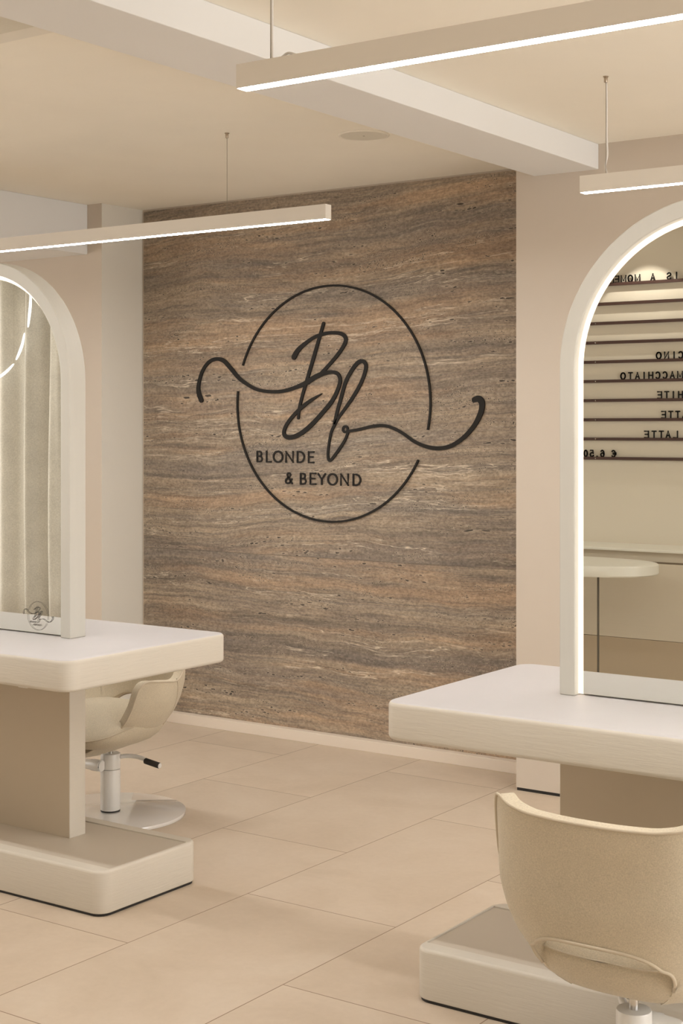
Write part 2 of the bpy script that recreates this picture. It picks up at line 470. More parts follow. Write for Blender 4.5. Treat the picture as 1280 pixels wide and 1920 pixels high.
# ------------------------------------------------------------------ sign on the stone
SX, SZ = -4.061 * KF, 1.5 + .117 * KF
S1 = [(-0.791,0.025),(-0.809,0.069),(-0.806,0.113),(-0.783,0.172),(-0.742,0.215),(-0.693,0.23),(-0.645,0.219),(-0.597,0.178),(-0.55,0.133),(-0.494,0.099),(-0.432,0.073),(-0.355,0.062),(-0.279,0.063),(-0.204,0.079),(-0.137,0.101),(-0.085,0.127),(-0.034,0.144),(0.017,0.149),(0.049,0.138),(0.061,0.11),(0.049,0.069),(0.017,0.016),(-0.034,-0.036),(-0.1,-0.095),(-0.167,-0.14),(-0.226,-0.16),(-0.264,-0.152),(-0.268,-0.125),(-0.241,-0.083),(-0.189,-0.035),(-0.129,0.006),(-0.085,0.029),(-0.045,0.048)]
W1 = [.026,.024,.019,.017,.017,.018,.021,.021,.019,.017,.016,.016,.017,.018,.022,.024,.020,.017,.017,.018,.019,.020,.020,.021,.021,.022,.020,.018,.017,.017,.016,.012,.003]
S2 = [(-0.035,0.381),(-0.064,0.301),(-0.1,0.202),(-0.133,0.113),(-0.159,0.042),(-0.178,-0.023),(-0.184,-0.068)]
W2 = [.016,.017,.018,.017,.016,.015,.013]
S3 = [(-0.21,0.226),(-0.189,0.255),(-0.152,0.284),(-0.097,0.314),(-0.047,0.329),(0.01,0.335),(0.067,0.328),(0.093,0.304),(0.079,0.268),(0.035,0.219),(-0.014,0.174),(-0.056,0.138)]
W3 = [.027,.024,.019,.016,.016,.016,.018,.019,.018,.017,.017,.018]
S4 = [(0.027,-0.097),(0.043,-0.04),(0.063,0.019),(0.091,0.099),(0.124,0.151),(0.156,0.186),(0.184,0.197),(0.205,0.182),(0.203,0.149),(0.18,0.097),(0.14,0.038),(0.091,-0.021),(0.051,-0.067),(0.027,-0.103),(0.01,-0.133),(-0.002,-0.18),(-0.01,-0.234),(-0.006,-0.264),(0.006,-0.267),(0.027,-0.247),(0.059,-0.21),(0.087,-0.173),(0.102,-0.143),(0.108,-0.13)]
W4 = [.016,.017,.018,.018,.019,.019,.019,.018,.018,.017,.017,.015,.014,.014,.013,.012,.012,.013,.013,.014,.014,.013,.013,.013]
S6 = [(0.108,-0.13),(0.172,-0.121),(0.243,-0.107),(0.306,-0.104),(0.36,-0.117),(0.414,-0.142),(0.467,-0.174),(0.52,-0.195),(0.58,-0.206),(0.639,-0.202),(0.69,-0.183),(0.741,-0.148),(0.784,-0.104),(0.809,-0.064),(0.822,-0.03),(0.822,-0.002),(0.806,0.014),(0.784,0.01)]
W6 = [.013,.014,.014,.014,.014,.014,.015,.016,.018,.018,.018,.019,.021,.024,.026,.029,.029,.024]
GLY = {  # strokes in a unit box (x right, y up)
 'A': [[(0,0),(.5,1),(1,0)],[(.2,.35),(.8,.35)]],
 'B': [[(0,0),(0,1),(.45,1),(.72,.94),(.82,.77),(.72,.6),(.45,.53),(0,.53)],[(.45,.53),(.8,.47),(.95,.27),(.8,.06),(.45,0),(0,0)]],
 'C': [[(.95,.83),(.75,.97),(.5,1),(.22,.93),(.04,.7),(0,.5),(.04,.3),(.22,.07),(.5,0),(.75,.03),(.95,.17)]],
 'D': [[(0,0),(0,1),(.42,1),(.75,.9),(.95,.65),(.98,.5),(.95,.35),(.75,.1),(.42,0),(0,0)]],
 'E': [[(1,1),(0,1),(0,0),(1,0)],[(0,.52),(.85,.52)]],
 'F': [[(1,1),(0,1),(0,0)],[(0,.52),(.85,.52)]],
 'H': [[(0,0),(0,1)],[(1,0),(1,1)],[(0,.52),(1,.52)]],
 'I': [[(.5,0),(.5,1)]],
 'L': [[(0,1),(0,0),(1,0)]],
 'M': [[(0,0),(0,1),(.5,.2),(1,1),(1,0)]],
 'N': [[(0,0),(0,1),(1,0),(1,1)]],
 'O': [[(.5+.5*math.sin(2*PI*k/20), .5+.5*math.cos(2*PI*k/20)) for k in range(21)]],
 'P': [[(0,0),(0,1),(.55,1),(.85,.92),(.95,.74),(.85,.56),(.55,.48),(0,.48)]],
 'S': [[(.92,.82),(.7,.97),(.45,1),(.15,.92),(.05,.75),(.2,.58),(.5,.5),(.82,.42),(.95,.25),(.82,.07),(.5,0),(.25,.03),(.04,.18)]],
 'T': [[(0,1),(1,1)],[(.5,1),(.5,0)]],
 'U': [[(0,1),(0,.3),(.12,.08),(.5,0),(.88,.08),(1,.3),(1,1)]],
 'W': [[(0,1),(.25,0),(.5,.85),(.75,0),(1,1)]],
 'Y': [[(0,1),(.5,.47),(1,1)],[(.5,.47),(.5,0)]],
 '&': [[(1,0),(.28,.72),(.24,.86),(.36,.97),(.52,1),(.68,.95),(.74,.83),(.66,.7),(.3,.52),(.06,.36),(.0,.2),(.1,.05),(.35,0),(.62,.07),(.88,.32),(.94,.42)]],
 '0': [[(.5+.42*math.sin(2*PI*k/20), .5+.5*math.cos(2*PI*k/20)) for k in range(21)]],
 '5': [[(.85,1),(.22,1),(.12,.52),(.35,.62),(.6,.62),(.88,.48),(.93,.3),(.82,.1),(.5,0),(.22,.04),(.06,.2)]],
 '6': [[(.85,.86),(.65,1),(.45,1),(.2,.86),(.08,.55),(.08,.3),(.25,.06),(.5,0),(.78,.07),(.93,.3),(.8,.54),(.5,.62),(.25,.54),(.08,.32)]],
 '€': [[(.98,.86),(.8,.98),(.6,1),(.35,.9),(.2,.65),(.17,.5),(.2,.35),(.35,.1),(.6,0),(.8,.02),(.98,.14)],[(0,.6),(.75,.6)],[(0,.4),(.7,.4)]],
 ',': [[(.5,.08),(.4,-.12)]],
}
def glyph(bm, ch, xa, xb, z0, z1, wd, y0, y1):
    for ks, st in enumerate(GLY[ch]):
        y0 = y0 + (.0004 if ks else 0)
        ribbon(bm, [(xa + (xb-xa)*p[0], z0 + (z1-z0)*p[1]) for p in st], wd, y0, y1)
        for p in st[1:-1]:
            disc_xz(bm, (xa + (xb-xa)*p[0], z0 + (z1-z0)*p[1]), wd/2, y0 + .00015, y1, 8)

TEXT1 = [('B',-.439,-.399,-.226,-.283),('L',-.381,-.347,-.225,-.283),('O',-.339,-.276,-.224,-.284),('N',-.263,-.213,-.225,-.283),('D',-.194,-.145,-.225,-.283),('E',-.128,-.09,-.225,-.283)]
TEXT2 = [('&',-.265,-.218,-.328,-.386),('B',-.175,-.134,-.329,-.387),('E',-.118,-.079,-.328,-.386),('Y',-.071,-.023,-.329,-.386),('O',-.015,.046,-.328,-.387),('N',.06,.109,-.328,-.387),('D',.131,.18,-.328,-.386)]
RAD = .558
def arc_pts(a0, a1, r=RAD, n=60):
    return [(r*math.cos(math.radians(a0+(a1-a0)*k/n)), r*math.sin(math.radians(a0+(a1-a0)*k/n))) for k in range(n+1)]

def monogram(bm, s, y0, y1):
    for S, W in ((S1, W1), (S2, W2), (S3, W3), (S4, W4), (S6, W6)):
        y0 = y0 + .0004 * s
        Q = spline([(*p, wd) for p, wd in zip(S, W)], 5)
        ribbon(bm, [(q[0]*s, q[1]*s) for q in Q], [max(.0012, q[2])*s for q in Q], y0, y1)
    ribbon(bm, [(s*(.09+.0135*math.cos(2*PI*k/20)), s*(-.121+.0135*math.sin(2*PI*k/20))) for k in range(21)], .011*s, y0, y1, cap=False)

t = empty('wall_sign', (SX, YS, SZ)); t.scale = (KF, 1, KF)
tag(t, 'black cut-out metal sign with script monogram, broken circle and lettering on the travertine', 'sign')
TH = .009
bm = bmesh.new(); monogram(bm, 1, -TH, 0.001)
obj('script_monogram', bm, M['sign'], t)
for a0, a1 in ((159.7, -12.8), (173.1, 332.2)):
    bm = bmesh.new(); ribbon(bm, arc_pts(a0, a1), .0092, -TH, .001, cap=False)
    obj('ring_arc', bm, M['sign'], t)
for ch, xa, xb, zt, zb in TEXT1 + TEXT2:
    bm = bmesh.new(); glyph(bm, ch, xa + .004, xb - .004, zb + .004, zt - .004, .0082, -.006, .001)
    obj('letter', bm, M['sign'], t)

# ------------------------------------------------------------------ styling stations
PY0, PY1 = 3.535, 3.610          # arch frame / column, front and rear face
ZT = .80
def arch_outline(r, z0, zc, n=40):
    pts = [(r, z0)] + [(r*math.cos(PI*k/n), zc + r*math.sin(PI*k/n)) for k in range(n+1)] + [(-r, z0)]
    return pts
def arch_ring(bm, ro, ri, zb_o, zb_i, zc, y0, y1, n=48):
    O = arch_outline(ro, zb_o, zc, n); I = arch_outline(ri, zb_i, zc, n)
    vo0 = [bm.verts.new((p[0], y0, p[1])) for p in O]; vi0 = [bm.verts.new((p[0], y0, p[1])) for p in I]
    vo1 = [bm.verts.new((p[0], y1, p[1])) for p in O]; vi1 = [bm.verts.new((p[0], y1, p[1])) for p in I]
    m_ = len(O)
    for i in range(m_ - 1):
        bm.faces.new((vo0[i], vo0[i+1], vi0[i+1], vi0[i])); bm.faces.new((vo1[i], vi1[i], vi1[i+1], vo1[i+1]))
        bm.faces.new((vo0[i], vo1[i], vo1[i+1], vo0[i+1])); bm.faces.new((vi0[i], vi0[i+1], vi1[i+1], vi1[i]))
    for k in (0, -1): bm.faces.new((vo0[k], vi0[k], vi1[k], vo1[k]))
def arch_plate(bm, r, z0, zc, y0, y1, n=48):
    O = arch_outline(r, z0, zc, n)
    a = [bm.verts.new((p[0], y0, p[1])) for p in O]; c = [bm.verts.new((p[0], y1, p[1])) for p in O]
    bm.faces.new(a); bm.faces.new(list(reversed(c)))
    for i in range(len(O)): bm.faces.new((a[i], c[i], c[(i+1) % len(O)], a[(i+1) % len(O)]))

def station(cx, tx0, tx1, px0, px1, label, decal=None, clip=False):
    YC = (PY0 + PY1) / 2
    t = empty('styling_station', (cx, YC, 0))
    tag(t, label, 'styling station')
    def P(*b): return (b[0]-cx, b[1]-cx, b[2]-YC, b[3]-YC, b[4], b[5])
    bm = bmesh.new(); rslab(bm, *P(tx0, tx1, 3.187, 3.957, .702, ZT), .05, .012)
    tt = obj('tabletop', bm, M['lacquer'], t, auto=40)
    tt.data.materials.append(M['lacquer_top'])
    for pf in tt.data.polygons:
        if pf.normal.z > .75: pf.material_index = 1
    bm = bmesh.new(); rslab(bm, *P(cx-.425, cx+.425, PY0, PY1, .136, .702), .004, .002, 3)
    cl = obj('column', bm, M['column'], t, auto=40)
    cl.data.materials.append(M['lacquer'])
    for pf in cl.data.polygons:
        if abs(pf.normal.x) > .5: pf.material_index = 1
    # plinth: rim with a sunk taupe panel
    bm = bmesh.new()
    x0, x1, y0, y1, _, _ = P(px0, px1, 3.305, 3.765, 0, 0)
    rc, re, z0, z1 = .045, .010, .008, .140
    rings = []
    for k in range(5):
        a = PI/2*k/4; d = .004*(1-math.sin(a))
        rings.append([(p[0], p[1], z0 + .004*(1-math.cos(a))) for p in rrect(x0+d, x1-d, y0+d, y1-d, rc-d, 8)])
    for k in range(6):
        a = PI/2*k/5; d = re*(1-math.cos(a))
        rings.append([(p[0], p[1], z1-re+re*math.sin(a)) for p in rrect(x0+d, x1-d, y0+d, y1-d, rc-d, 8)])
    ix0, ix1, iy0, iy1 = x0+.012, x1-.012, y0+.050, y1-.048
    rings.append([(p[0], p[1], z1) for p in rrect(ix0, ix1, iy0, iy1, .003, 8)])
    rings.append([(p[0], p[1], z1-.006) for p in rrect(ix0, ix1, iy0, iy1, .003, 8)])
    loft(bm, rings)
    pl = obj('plinth', bm, M['lacquer'], t, auto=40)
    bm = bmesh.new(); box(bm, ix0+.0005, ix1-.0005, iy0+.0005, iy1-.0005, z1-.006, z1-.0035); obj('inset_panel', bm, M['inset'], pl)
    bm = bmesh.new(); rslab(bm, x0+.004, x1-.004, y0+.004, y1-.004, 0, .0082, .043, .001, 8); obj('gasket', bm, M['black'], pl)
    # arch frame with core, mirror and light strip on both faces
    zc = 1.655
    bm = bmesh.new()
    f0, f1 = PY0-YC, PY1-YC
    arch_ring(bm, .425, .382, ZT, ZT, zc, f0, f1)
    arch_plate(bm, .3825, ZT+.0005, zc, -.006, .006)
    fr = obj('arch_frame', bm, M['frame'], t, auto=30)
    md = fr.modifiers.new('bevel', 'BEVEL'); md.width = .0025; md.segments = 2; md.limit_method = 'ANGLE'; md.angle_limit = math.radians(60)
    for s in (-1, 1):
        ya, yb = s*.006, s*.0145
        bm = bmesh.new(); arch_ring(bm, .3815, .3675, ZT+.004, ZT+.004, zc, min(ya, yb), max(ya, yb)); obj('light_strip', bm, M['led_mirror'], fr)
        bm = bmesh.new(); arch_plate(bm, .367, ZT+.005, zc, min(ya, yb), max(ya, yb)); obj('mirror_glass', bm, M['mirror'], fr)
    if decal:
        bm = bmesh.new(); s = decal[2]; y1 = -.0145 - .0026; y0 = y1 - .0004
        monogram(bm, s, y0, y1)
        for a0, a1 in ((159.7, -12.8), (173.1, 332.2)):
            ribbon(bm, [(p[0]*s, p[1]*s) for p in arc_pts(a0, a1)], .008*s, y0, y1, cap=False)
        for ch, xa, xb, zt, zb in TEXT1 + TEXT2: glyph(bm, ch, xa*s, xb*s, zb*s, zt*s, .008*s, y0, y1)
        o = obj('logo_decal', bm, M['decal'], t); o.location = (decal[0]-cx, 0, decal[1])
        o['label'] = 'small black logo decal'
    if clip:
        bm = bmesh.new(); rslab(bm, *P(clip-.02, clip+.02, 3.235, 3.265, .690, .7035), .004, .002, 3); obj('cable_clip', bm, M['white_metal'], t, auto=40)
    return t
station(-3.99, -4.755, -3.225, -4.78, -3.198, 'cream styling station at the left with arched mirror reflecting a curtain', decal=(-3.738, .862, .0865), clip=-3.47)
station(-1.34, -2.097, -.583, -2.075, -.605, 'cream styling station at the right whose arched mirror reflects a coffee menu')

# ------------------------------------------------------------------ salon chairs
def lerp_tab(T, x):
    if x <= T[0][0]: return T[0][1]
    for (a, va), (b_, vb) in zip(T, T[1:]):
        if x <= b_:
            q = (x-a)/(b_-a); return va + (vb-va)*q
    return T[-1][1]
def smooth_tab(T, x, h):
    return sum(lerp_tab(T, x + h*(k-3)/3) for k in range(7)) / 7
RIM = [(0,.688),(20,.692),(34,.700),(44,.712),(51,.710),(57,.672),(63,.605),(70,.556),(78,.534),(86,.534),(94,.549),(100,.553),(105,.540),(110,.500),(115,.445),(121,.382),(127,.330),(134,.292),(144,.270),(180,.262)]
SXT = [(.245,.10),(.272,.34),(.31,.56),(.34,.72),(.37,.82),(.41,.905),(.46,.965),(.54,1.0),(.72,1.02)]
SYB = [(.270,.2),(.29,.55),(.32,.76),(.36,.88),(.42,.95),(.50,.99),(.60,1.0),(.74,1.06)]
SYF = [(.245,.3),(.255,.75),(.27,.94),(.30,1.0),(.60,.97)]
def shell_pt(phi, z, inset=0.0):
    a = .274 - inset; n = 2.0 + 1.2 * max(0, min(1, (z-.36)/.16))
    s, c = math.sin(phi), math.cos(phi)
    x = a * lerp_tab(SXT, z) * math.copysign(abs(s)**(2/n), s)
    if c >= 0: y = (.230-inset) * lerp_tab(SYB, z) * abs(c)**(2/n)
    else: y = -(.280-inset) * lerp_tab(SYF, z) * abs(c)**(2/n)
    return Vector((x, y, z))
ZB = .300
def zlow(deg):
    d = abs(deg)
    if d >= 80: return .300 - .052 * min(1, (d-80)/50)
    if d >= 47: return ZB
    if d >= 32: return ZB + (.405-ZB) * math.sqrt(max(0, 1-((d-32)/15)**2))
    return .405 + .032 * (1 - (d/32)**3)

def salon_chair(loc, rz, label, lever_dir, knob_dir):
    t = empty('salon_chair', loc, rz)
    tag(t, label, 'chair', 'salon chairs at the styling stations')
    degs = []
    d = -180.0
    while d < 180.001:
        degs.append(d); d += 2.0
    rows = 22
    bm = bmesh.new(); grid = []
    for dg in degs[:-1]:
        h = smooth_tab(RIM, abs(dg), 3.0); z0 = zlow(dg)
        colv = []
        for k in range(rows + 1):
            u = k / rows
            z = z0 + (h - z0) * (u if z0 > ZB + .01 else u**1.25)
            colv.append(bm.verts.new(shell_pt(math.radians(dg), z)))
        grid.append(colv)
    n = len(grid)
    for i in range(n):
        a, c = grid[i], grid[(i+1) % n]
        for k in range(rows): bm.faces.new((a[k], c[k], c[k+1], a[k+1]))
    o = obj('shell', bm, M['fabric'], t, smooth=True)
    md = o.modifiers.new('pad', 'SOLIDIFY'); md.thickness = .034; md.offset = -1; md.use_even_offset = False
    md = o.modifiers.new('round', 'BEVEL'); md.width = .010; md.segments = 4; md.limit_method = 'ANGLE'; md.angle_limit = math.radians(50)
    rim = []
    for dg in degs[:-1]:
        rim.append(shell_pt(math.radians(dg), smooth_tab(RIM, abs(dg), 3.0) + .001, -.001))
    bm = bmesh.new(); tube(bm, rim, .0036, 8, closed=True)
    op = []
    for dg in range(-45, 46, 2): op.append(shell_pt(math.radians(dg), zlow(dg), -.001))
    tube(bm, op, .0040, 8)
    for s in (-1, 1):
        sm = []
        for k in range(16):
            z = .545 - .19 * k / 15
            sm.append(shell_pt(math.radians(s * (80 - 14 * math.sin(PI * k / 15 * .5))), z, -.0005))
        tube(bm, sm, .0018, 6)
    obj('piping', bm, M['piping'], t, smooth=True)
    # seat cushion
    prof = [(.285,.2),(.288,.46),(.296,.66),(.31,.80),(.33,.91),(.352,.97),(.374,1.0),(.390,.99),(.404,.95),(.417,.88),(.428,.77),(.437,.62),(.443,.42),(.446,.2)]
    rings = []
    for z, s in prof:
        ring = []
        for i in range(64):
            a = 2*PI*i/64; ca, sa = math.cos(a), math.sin(a); nn = 3.0
            x = .222 * s * math.copysign(abs(sa)**(2/nn), sa)
            y = -.055 + (.222 if ca > 0 else .215) * s * math.copysign(abs(ca)**(2/nn), ca)
            w_ = .003 * math.sin(7*a + z*40) * (1 if .38 < z < .44 else .3)
            drop = max(0, (-.04 - y) / .23) ** 1.7 * .085 * max(0, (z - .285) / .16)
            ring.append((x*(1+w_), y*(1+w_), z - drop))
        rings.append(ring)
    bm = bmesh.new(); loft(bm, rings)
    cu = obj('seat_cushion', bm, M['fabric'], t, auto=60)
    bm = bmesh.new()
    tube(bm, [(p[0]*1.004, p[1]*1.004, p[2]) for p in rings[7]], .0024, 6, closed=True)
    obj('cushion_piping', bm, M['piping'], cu, smooth=True)
    bm = bmesh.new(); cyl(bm, (0, 0), .0105, .225, .292, 32); obj('post', bm, M['chrome'], t, auto=40)
    bm = bmesh.new(); rslab(bm, -.05, .05, -.05, .05, .280, .290, .02, .003); obj('mounting_plate', bm, M['chrome'], t, auto=40)
    bm = bmesh.new(); cyl(bm, (0, 0), .0385, .020, .178, 64, .002); pc = obj('pump_cylinder', bm, M['white_metal'], t, auto=40)
    bm = bmesh.new(); cyl(bm, (0, 0), .0375, .0145, .0205, 64); obj('rubber_ring', bm, M['black'], pc, auto=40)
    bm = bmesh.new(); cyl(bm, (0, 0), .0385, .1792, .2395, 64, .003); co = obj('collar', bm, M['white_metal'], t, auto=40)
    # brake housing: a drum beside the collar
    k0 = Vector((.006*knob_dir, -.052*knob_dir, .198)); k1 = Vector((-.088*knob_dir, -.056*knob_dir, .198))
    bm = bmesh.new(); tube(bm, [k0, k0.lerp(k1, .04), k0.lerp(k1, .5), k0.lerp(k1, .55), k0.lerp(k1, .9), k1], [.020, .0225, .0225, .020, .018, .014], 32)
    obj('brake_knob', bm, M['white_metal'], t, auto=45)
    # foot lever
    ld = Vector((math.cos(lever_dir), math.sin(lever_dir), 0)); pd = Vector((-ld.y, ld.x, 0))
    pts = [ld*.030 + pd*.012 + Vector((0,0,.224)), ld*.065 + pd*.024 + Vector((0,0,.227)), ld*.10 + pd*.026 + Vector((0,0,.226)), ld*.135 + pd*.018 + Vector((0,0,.221)), ld*.158 + pd*.008 + Vector((0,0,.216))]
    bm = bmesh.new(); tube(bm, spline([tuple(p) for p in pts], 5), .0085, 14)
    e0 = ld*.143 + pd*.012 + Vector((0,0,.2165)); e1 = ld*.214 - pd*.006 + Vector((0,0,.206))
    lv = obj('foot_lever', bm, M['white_metal'], t, smooth=True)
    bm = bmesh.new(); tube(bm, [e0, e0.lerp(e1, .03), e0.lerp(e1, .97), e1], [.0095, .0115, .0115, .0095], 20); obj('grip', bm, M['black'], lv, auto=45)
    bm = bmesh.new(); tube(bm, [e1, e1 + (e1-e0)*.03], [.0100, .009], 20); obj('lever_cap', bm, M['white_metal'], lv, auto=45)
    bm = bmesh.new(); cyl(bm, (0, 0), .292, .0, .0145, 96, .003); obj('base_disc', bm, M['gloss_white'], t, auto=40)
    return t
salon_chair((-4.037, 4.222, 0), 0, 'oat fabric tub chair behind the left styling station, its black lever grip showing', math.radians(16), 1)
salon_chair((-1.324, 3.010, 0), PI, 'oat fabric tub chair in front of the right styling station, seen from its back', math.radians(113.7) + PI, 1)

# ------------------------------------------------------------------ linear pendants
def pendant(x0, x1, y, label, cups, zb=2.268, h=.0545, wd=.036, cord_at=None):
    cx = (x0+x1)/2
    t = empty('pendant_light', (cx, y, zb + h))
    tag(t, label, 'lamp', 'linear pendant lights over the stations')
    bm = bmesh.new()   # U profile: two cheeks, top, end caps; open underside holds the diffuser
    L = (x1-x0)/2; w2 = wd/2; th = .0016
    zs = -h + .006
    box(bm, -L, L, -w2, w2, zs, 0)
    box(bm, -L, L, -w2, -w2+th, -h, zs); box(bm, -L, L, w2-th, w2, -h, zs)
    box(bm, -L, -L+.003, -w2+th, w2-th, -h, zs); box(bm, L-.003, L, -w2+th, w2-th, -h, zs)
    obj('housing', bm, M['lamp_body'], t)
    bm = bmesh.new(); box(bm, -L+.003, L-.003, -w2+th, w2-th, -h-.0006, -h+.0055); obj('diffuser', bm, M['led'], t)
    for (xc, kind) in cups:
        bm = bmesh.new(); cyl(bm, (xc-cx, 0), .0062, ZC-zb-h-.020, ZC-zb-h-.003, 20, .001); cyl(bm, (xc-cx, 0), .009, ZC-zb-h-.003, ZC-zb-h, 20)
        obj('ceiling_cup', bm, M['brass'], t, auto=40)
        bm = bmesh.new()
        tube(bm, [(xc-cx, 0, -.001), (xc-cx, 0, ZC-zb-h-.02)], .0009, 8)
        obj('suspension_wire', bm, M['wire'], t, smooth=True)
        if kind:
            top = ZC-zb-h
            pts = [(xc-cx, .004, top-.02), (xc-cx+.001, .005, top*.75), (xc-cx+.001, .005, top*.4), (xc-cx+.003, .005, top*.2), (xc-cx-.004, .005, top*.08), (xc-cx+.006, .002, -.001)] if kind == 1 else \
                  [(xc-cx, .005, top-.02), (xc-cx, .006, top*.5), (xc-cx, .006, top*.1), (xc-cx+.004, .003, .004), (xc-cx+.03, 0, .003), (xc-cx+.05, 0, .010), (xc-cx+.075, 0, .001)]
            bm = bmesh.new(); tube(bm, spline(pts, 6), .0030, 10); obj('power_cord', bm, M['cord'], t, smooth=True)
    return t
pendant(-5.157, -3.157, 4.445, 'cream bar pendant over the far side of the left station, in front of the stone', [(-3.636, 0), (-5.05, 0)])
pendant(-2.130, -.130, 4.43, 'cream bar pendant beside the beam end, above the right arched mirror', [(-2.046, 1), (-.35, 0)])
pendant(-2.114, -.114, 2.635, 'largest looking bar pendant crossing the beam at the top right', [(-2.030, 2), (-.35, 0)])
pendant(-5.157, -3.157, 2.635, 'bar pendant over the near side of the left station', [(-3.90, 0), (-5.05, 0)])

# ------------------------------------------------------------------ ceiling fittings
t = empty('ceiling_speaker', (-3.2245, 4.777, ZC)); tag(t, 'round pale ceiling speaker flush beside the beam', 'speaker')
bm = bmesh.new()
loft(bm, [[(r*math.cos(2*PI*i/64), r*math.sin(2*PI*i/64), z) for i in range(64)] for r, z in ((.100, 0), (.1005, -.002), (.098, -.005), (.093, -.006), (.090, -.004), (.090, -.001))]); obj('rim', bm, M['cup_white'], t, auto=40)
bm = bmesh.new(); cyl(bm, (0, 0), .0895, -.0045, -.001, 64); obj('grille', bm, M['grille'], t, auto=40)
bm = bmesh.new(); cyl(bm, (0, 0), .004, -.0055, -.0044, 16); obj('badge', bm, M['wire'], t)

t = empty('air_vent', (-3.26, 2.66, ZC)); tag(t, 'cream ceiling air vent with louvred grille at the top left corner', 'vent')
bm = bmesh.new()
fx0, fx1, fy0, fy1 = -.36, .36, -.36, .36; iy = .287
for q in ((fx0, fx1, fy0, -iy), (fx0, fx1, iy, fy1), (fx0, -iy, -iy, iy), (iy, fx1, -iy, iy)): box(bm, *q, -.004, 0)
obj('frame', bm, M['cup_white'], t)
bm = bmesh.new()
for k in range(38):
    y = -iy + .575 * (k + .5) / 38
    vs = [bm.verts.new(p) for p in ((-iy, y-.005, -.001), (iy, y-.005, -.001), (iy, y+.004, -.0045), (-iy, y+.004, -.0045))]
    vs2 = [bm.verts.new((v.co.x, v.co.y + .0015, v.co.z)) for v in vs]
    bm.faces.new(vs); bm.faces.new(list(reversed(vs2)))
    for i in range(4): bm.faces.new((vs[i], vs2[i], vs2[(i+1) % 4], vs[(i+1) % 4]))
obj('louvres', bm, M['grille'], t)

def downlight(x, y, label, watts=FILL_DOWNLIGHT, size=.09):  # unseen ceiling fixtures added to fill the room with light
    t = empty('fill_downlight', (x, y, ZC)); tag(t, label, 'lamp', 'added fill downlights in the open room')
    bm = bmesh.new()
    loft(bm, [[(r*math.cos(2*PI*i/32), r*math.sin(2*PI*i/32), z) for i in range(32)] for r, z in ((.055, 0), (.055, -.003), (.046, -.004), (.042, -.001))]); obj('bezel', bm, M['cup_white'], t, auto=40)
    bm = bmesh.new(); cyl(bm, (0, 0), .041, -.0025, -.0008, 32); obj('lens', bm, M['led_down'], t)
    d = bpy.data.lights.new('fill_downlight_lamp', 'SPOT'); d.energy = watts; d.color = WARM; d.spot_size = math.radians(120); d.spot_blend = .9; d.shadow_soft_size = .045
    o = bpy.data.objects.new('fill_downlight_lamp', d); link(o, t); o.location = (0, 0, -.02)
    return t

# ------------------------------------------------------------------ menu board (seen in the right mirror)
t = empty('menu_board', (-2.9, YM, 1.333)); tag(t, 'wall menu of black letters on dark brown rails, seen reversed in the right mirror', 'menu board')
bx0, bx1 = -3.70, -2.15
TXT = {0:[('T',-3.522),('N',-3.484),('E',-3.452),('M',-3.412),('O',-3.372),('M',-3.33),('A',-3.24),('S',-3.147),('I',-3.104)],
 4:[('O',-3.206),('N',-3.161),('I',-3.118),('C',-3.080),('C',-3.038),('U',-2.996),('P',-2.954),('P',-2.912),('A',-2.870),('C',-2.828)],
 5:[('O',-3.415),('T',-3.371),('A',-3.33),('I',-3.291),('H',-3.252),('C',-3.211),('C',-3.17),('A',-3.128),('M',-3.084)],
 6:[('E',-3.201),('T',-3.16),('I',-3.122),('H',-3.081),('W',-3.036)],
 7:[('E',-3.178),('T',-3.137),('T',-3.097),('A',-3.057),('L',-3.018)],
 8:[('E',-3.277),('T',-3.233),('T',-3.191),('A',-3.152),('L',-3.110)],
 9:[('0',-3.640),('5',-3.603),(',',-3.572),('6',-3.539),('€',-3.469)]}
LW = {'M': .027, 'W': .032, 'I': .022, 'O': .026, 'N': .022, ',': .016, '€': .024}
for k in range(10):
    zr = .1073 * (9 - k)
    bm = bmesh.new(); box(bm, bx0+2.9, bx1+2.9, 0, .020, zr-.0072, zr+.0065); box(bm, bx0+2.9, bx1+2.9, .0165, .020, zr+.0065, zr+.009)
    r = obj('rail', bm, M['rail'], t)
    for xs in (-3.577, -2.30):
        bm = bmesh.new(); disc_xz(bm, (xs+2.9, zr), .0032, .0195, .0212, 12); obj('screw', bm, M['chrome'], r)
    for ch, xc in TXT.get(k, []):
        bm = bmesh.new(); wl = LW.get(ch, .022)
        z0 = zr + .0085
        # the board faces +y, so reading direction runs towards -x
        glyph(bm, ch, xc+2.9+wl/2, xc+2.9-wl/2, z0+.001, z0+.036, .0076, .010, .0145)
        obj('letter', bm, M['sign'], r)

def wall_spot(x, watts, label):
    t = empty('ceiling_spot', (x, YM + .21, ZC)); tag(t, label, 'lamp', 'spots washing the menu wall')
    bm = bmesh.new()
    loft(bm, [[(r*math.cos(2*PI*i/32), r*math.sin(2*PI*i/32), z) for i in range(32)] for r, z in ((.045, 0), (.045, -.004), (.036, -.005), (.032, -.001))]); obj('bezel', bm, M['cup_white'], t, auto=40)
    bm = bmesh.new(); cyl(bm, (0, 0), .031, -.003, -.0008, 32); obj('lens', bm, M['led_down'], t)
    d = bpy.data.lights.new('menu_spot_lamp', 'SPOT'); d.energy = watts; d.color = WARM; d.spot_size = math.radians(82); d.spot_blend = .06; d.shadow_soft_size = .012
    o = bpy.data.objects.new('menu_spot_lamp', d); link(o, t); o.location = (0, 0, -.012)
wall_spot(-3.27, MENU_SPOT, 'recessed spot over the end of the menu wall nearest the curtain')
wall_spot(-2.45, MENU_SPOT, 'recessed spot over the end of the menu wall nearest the beam')

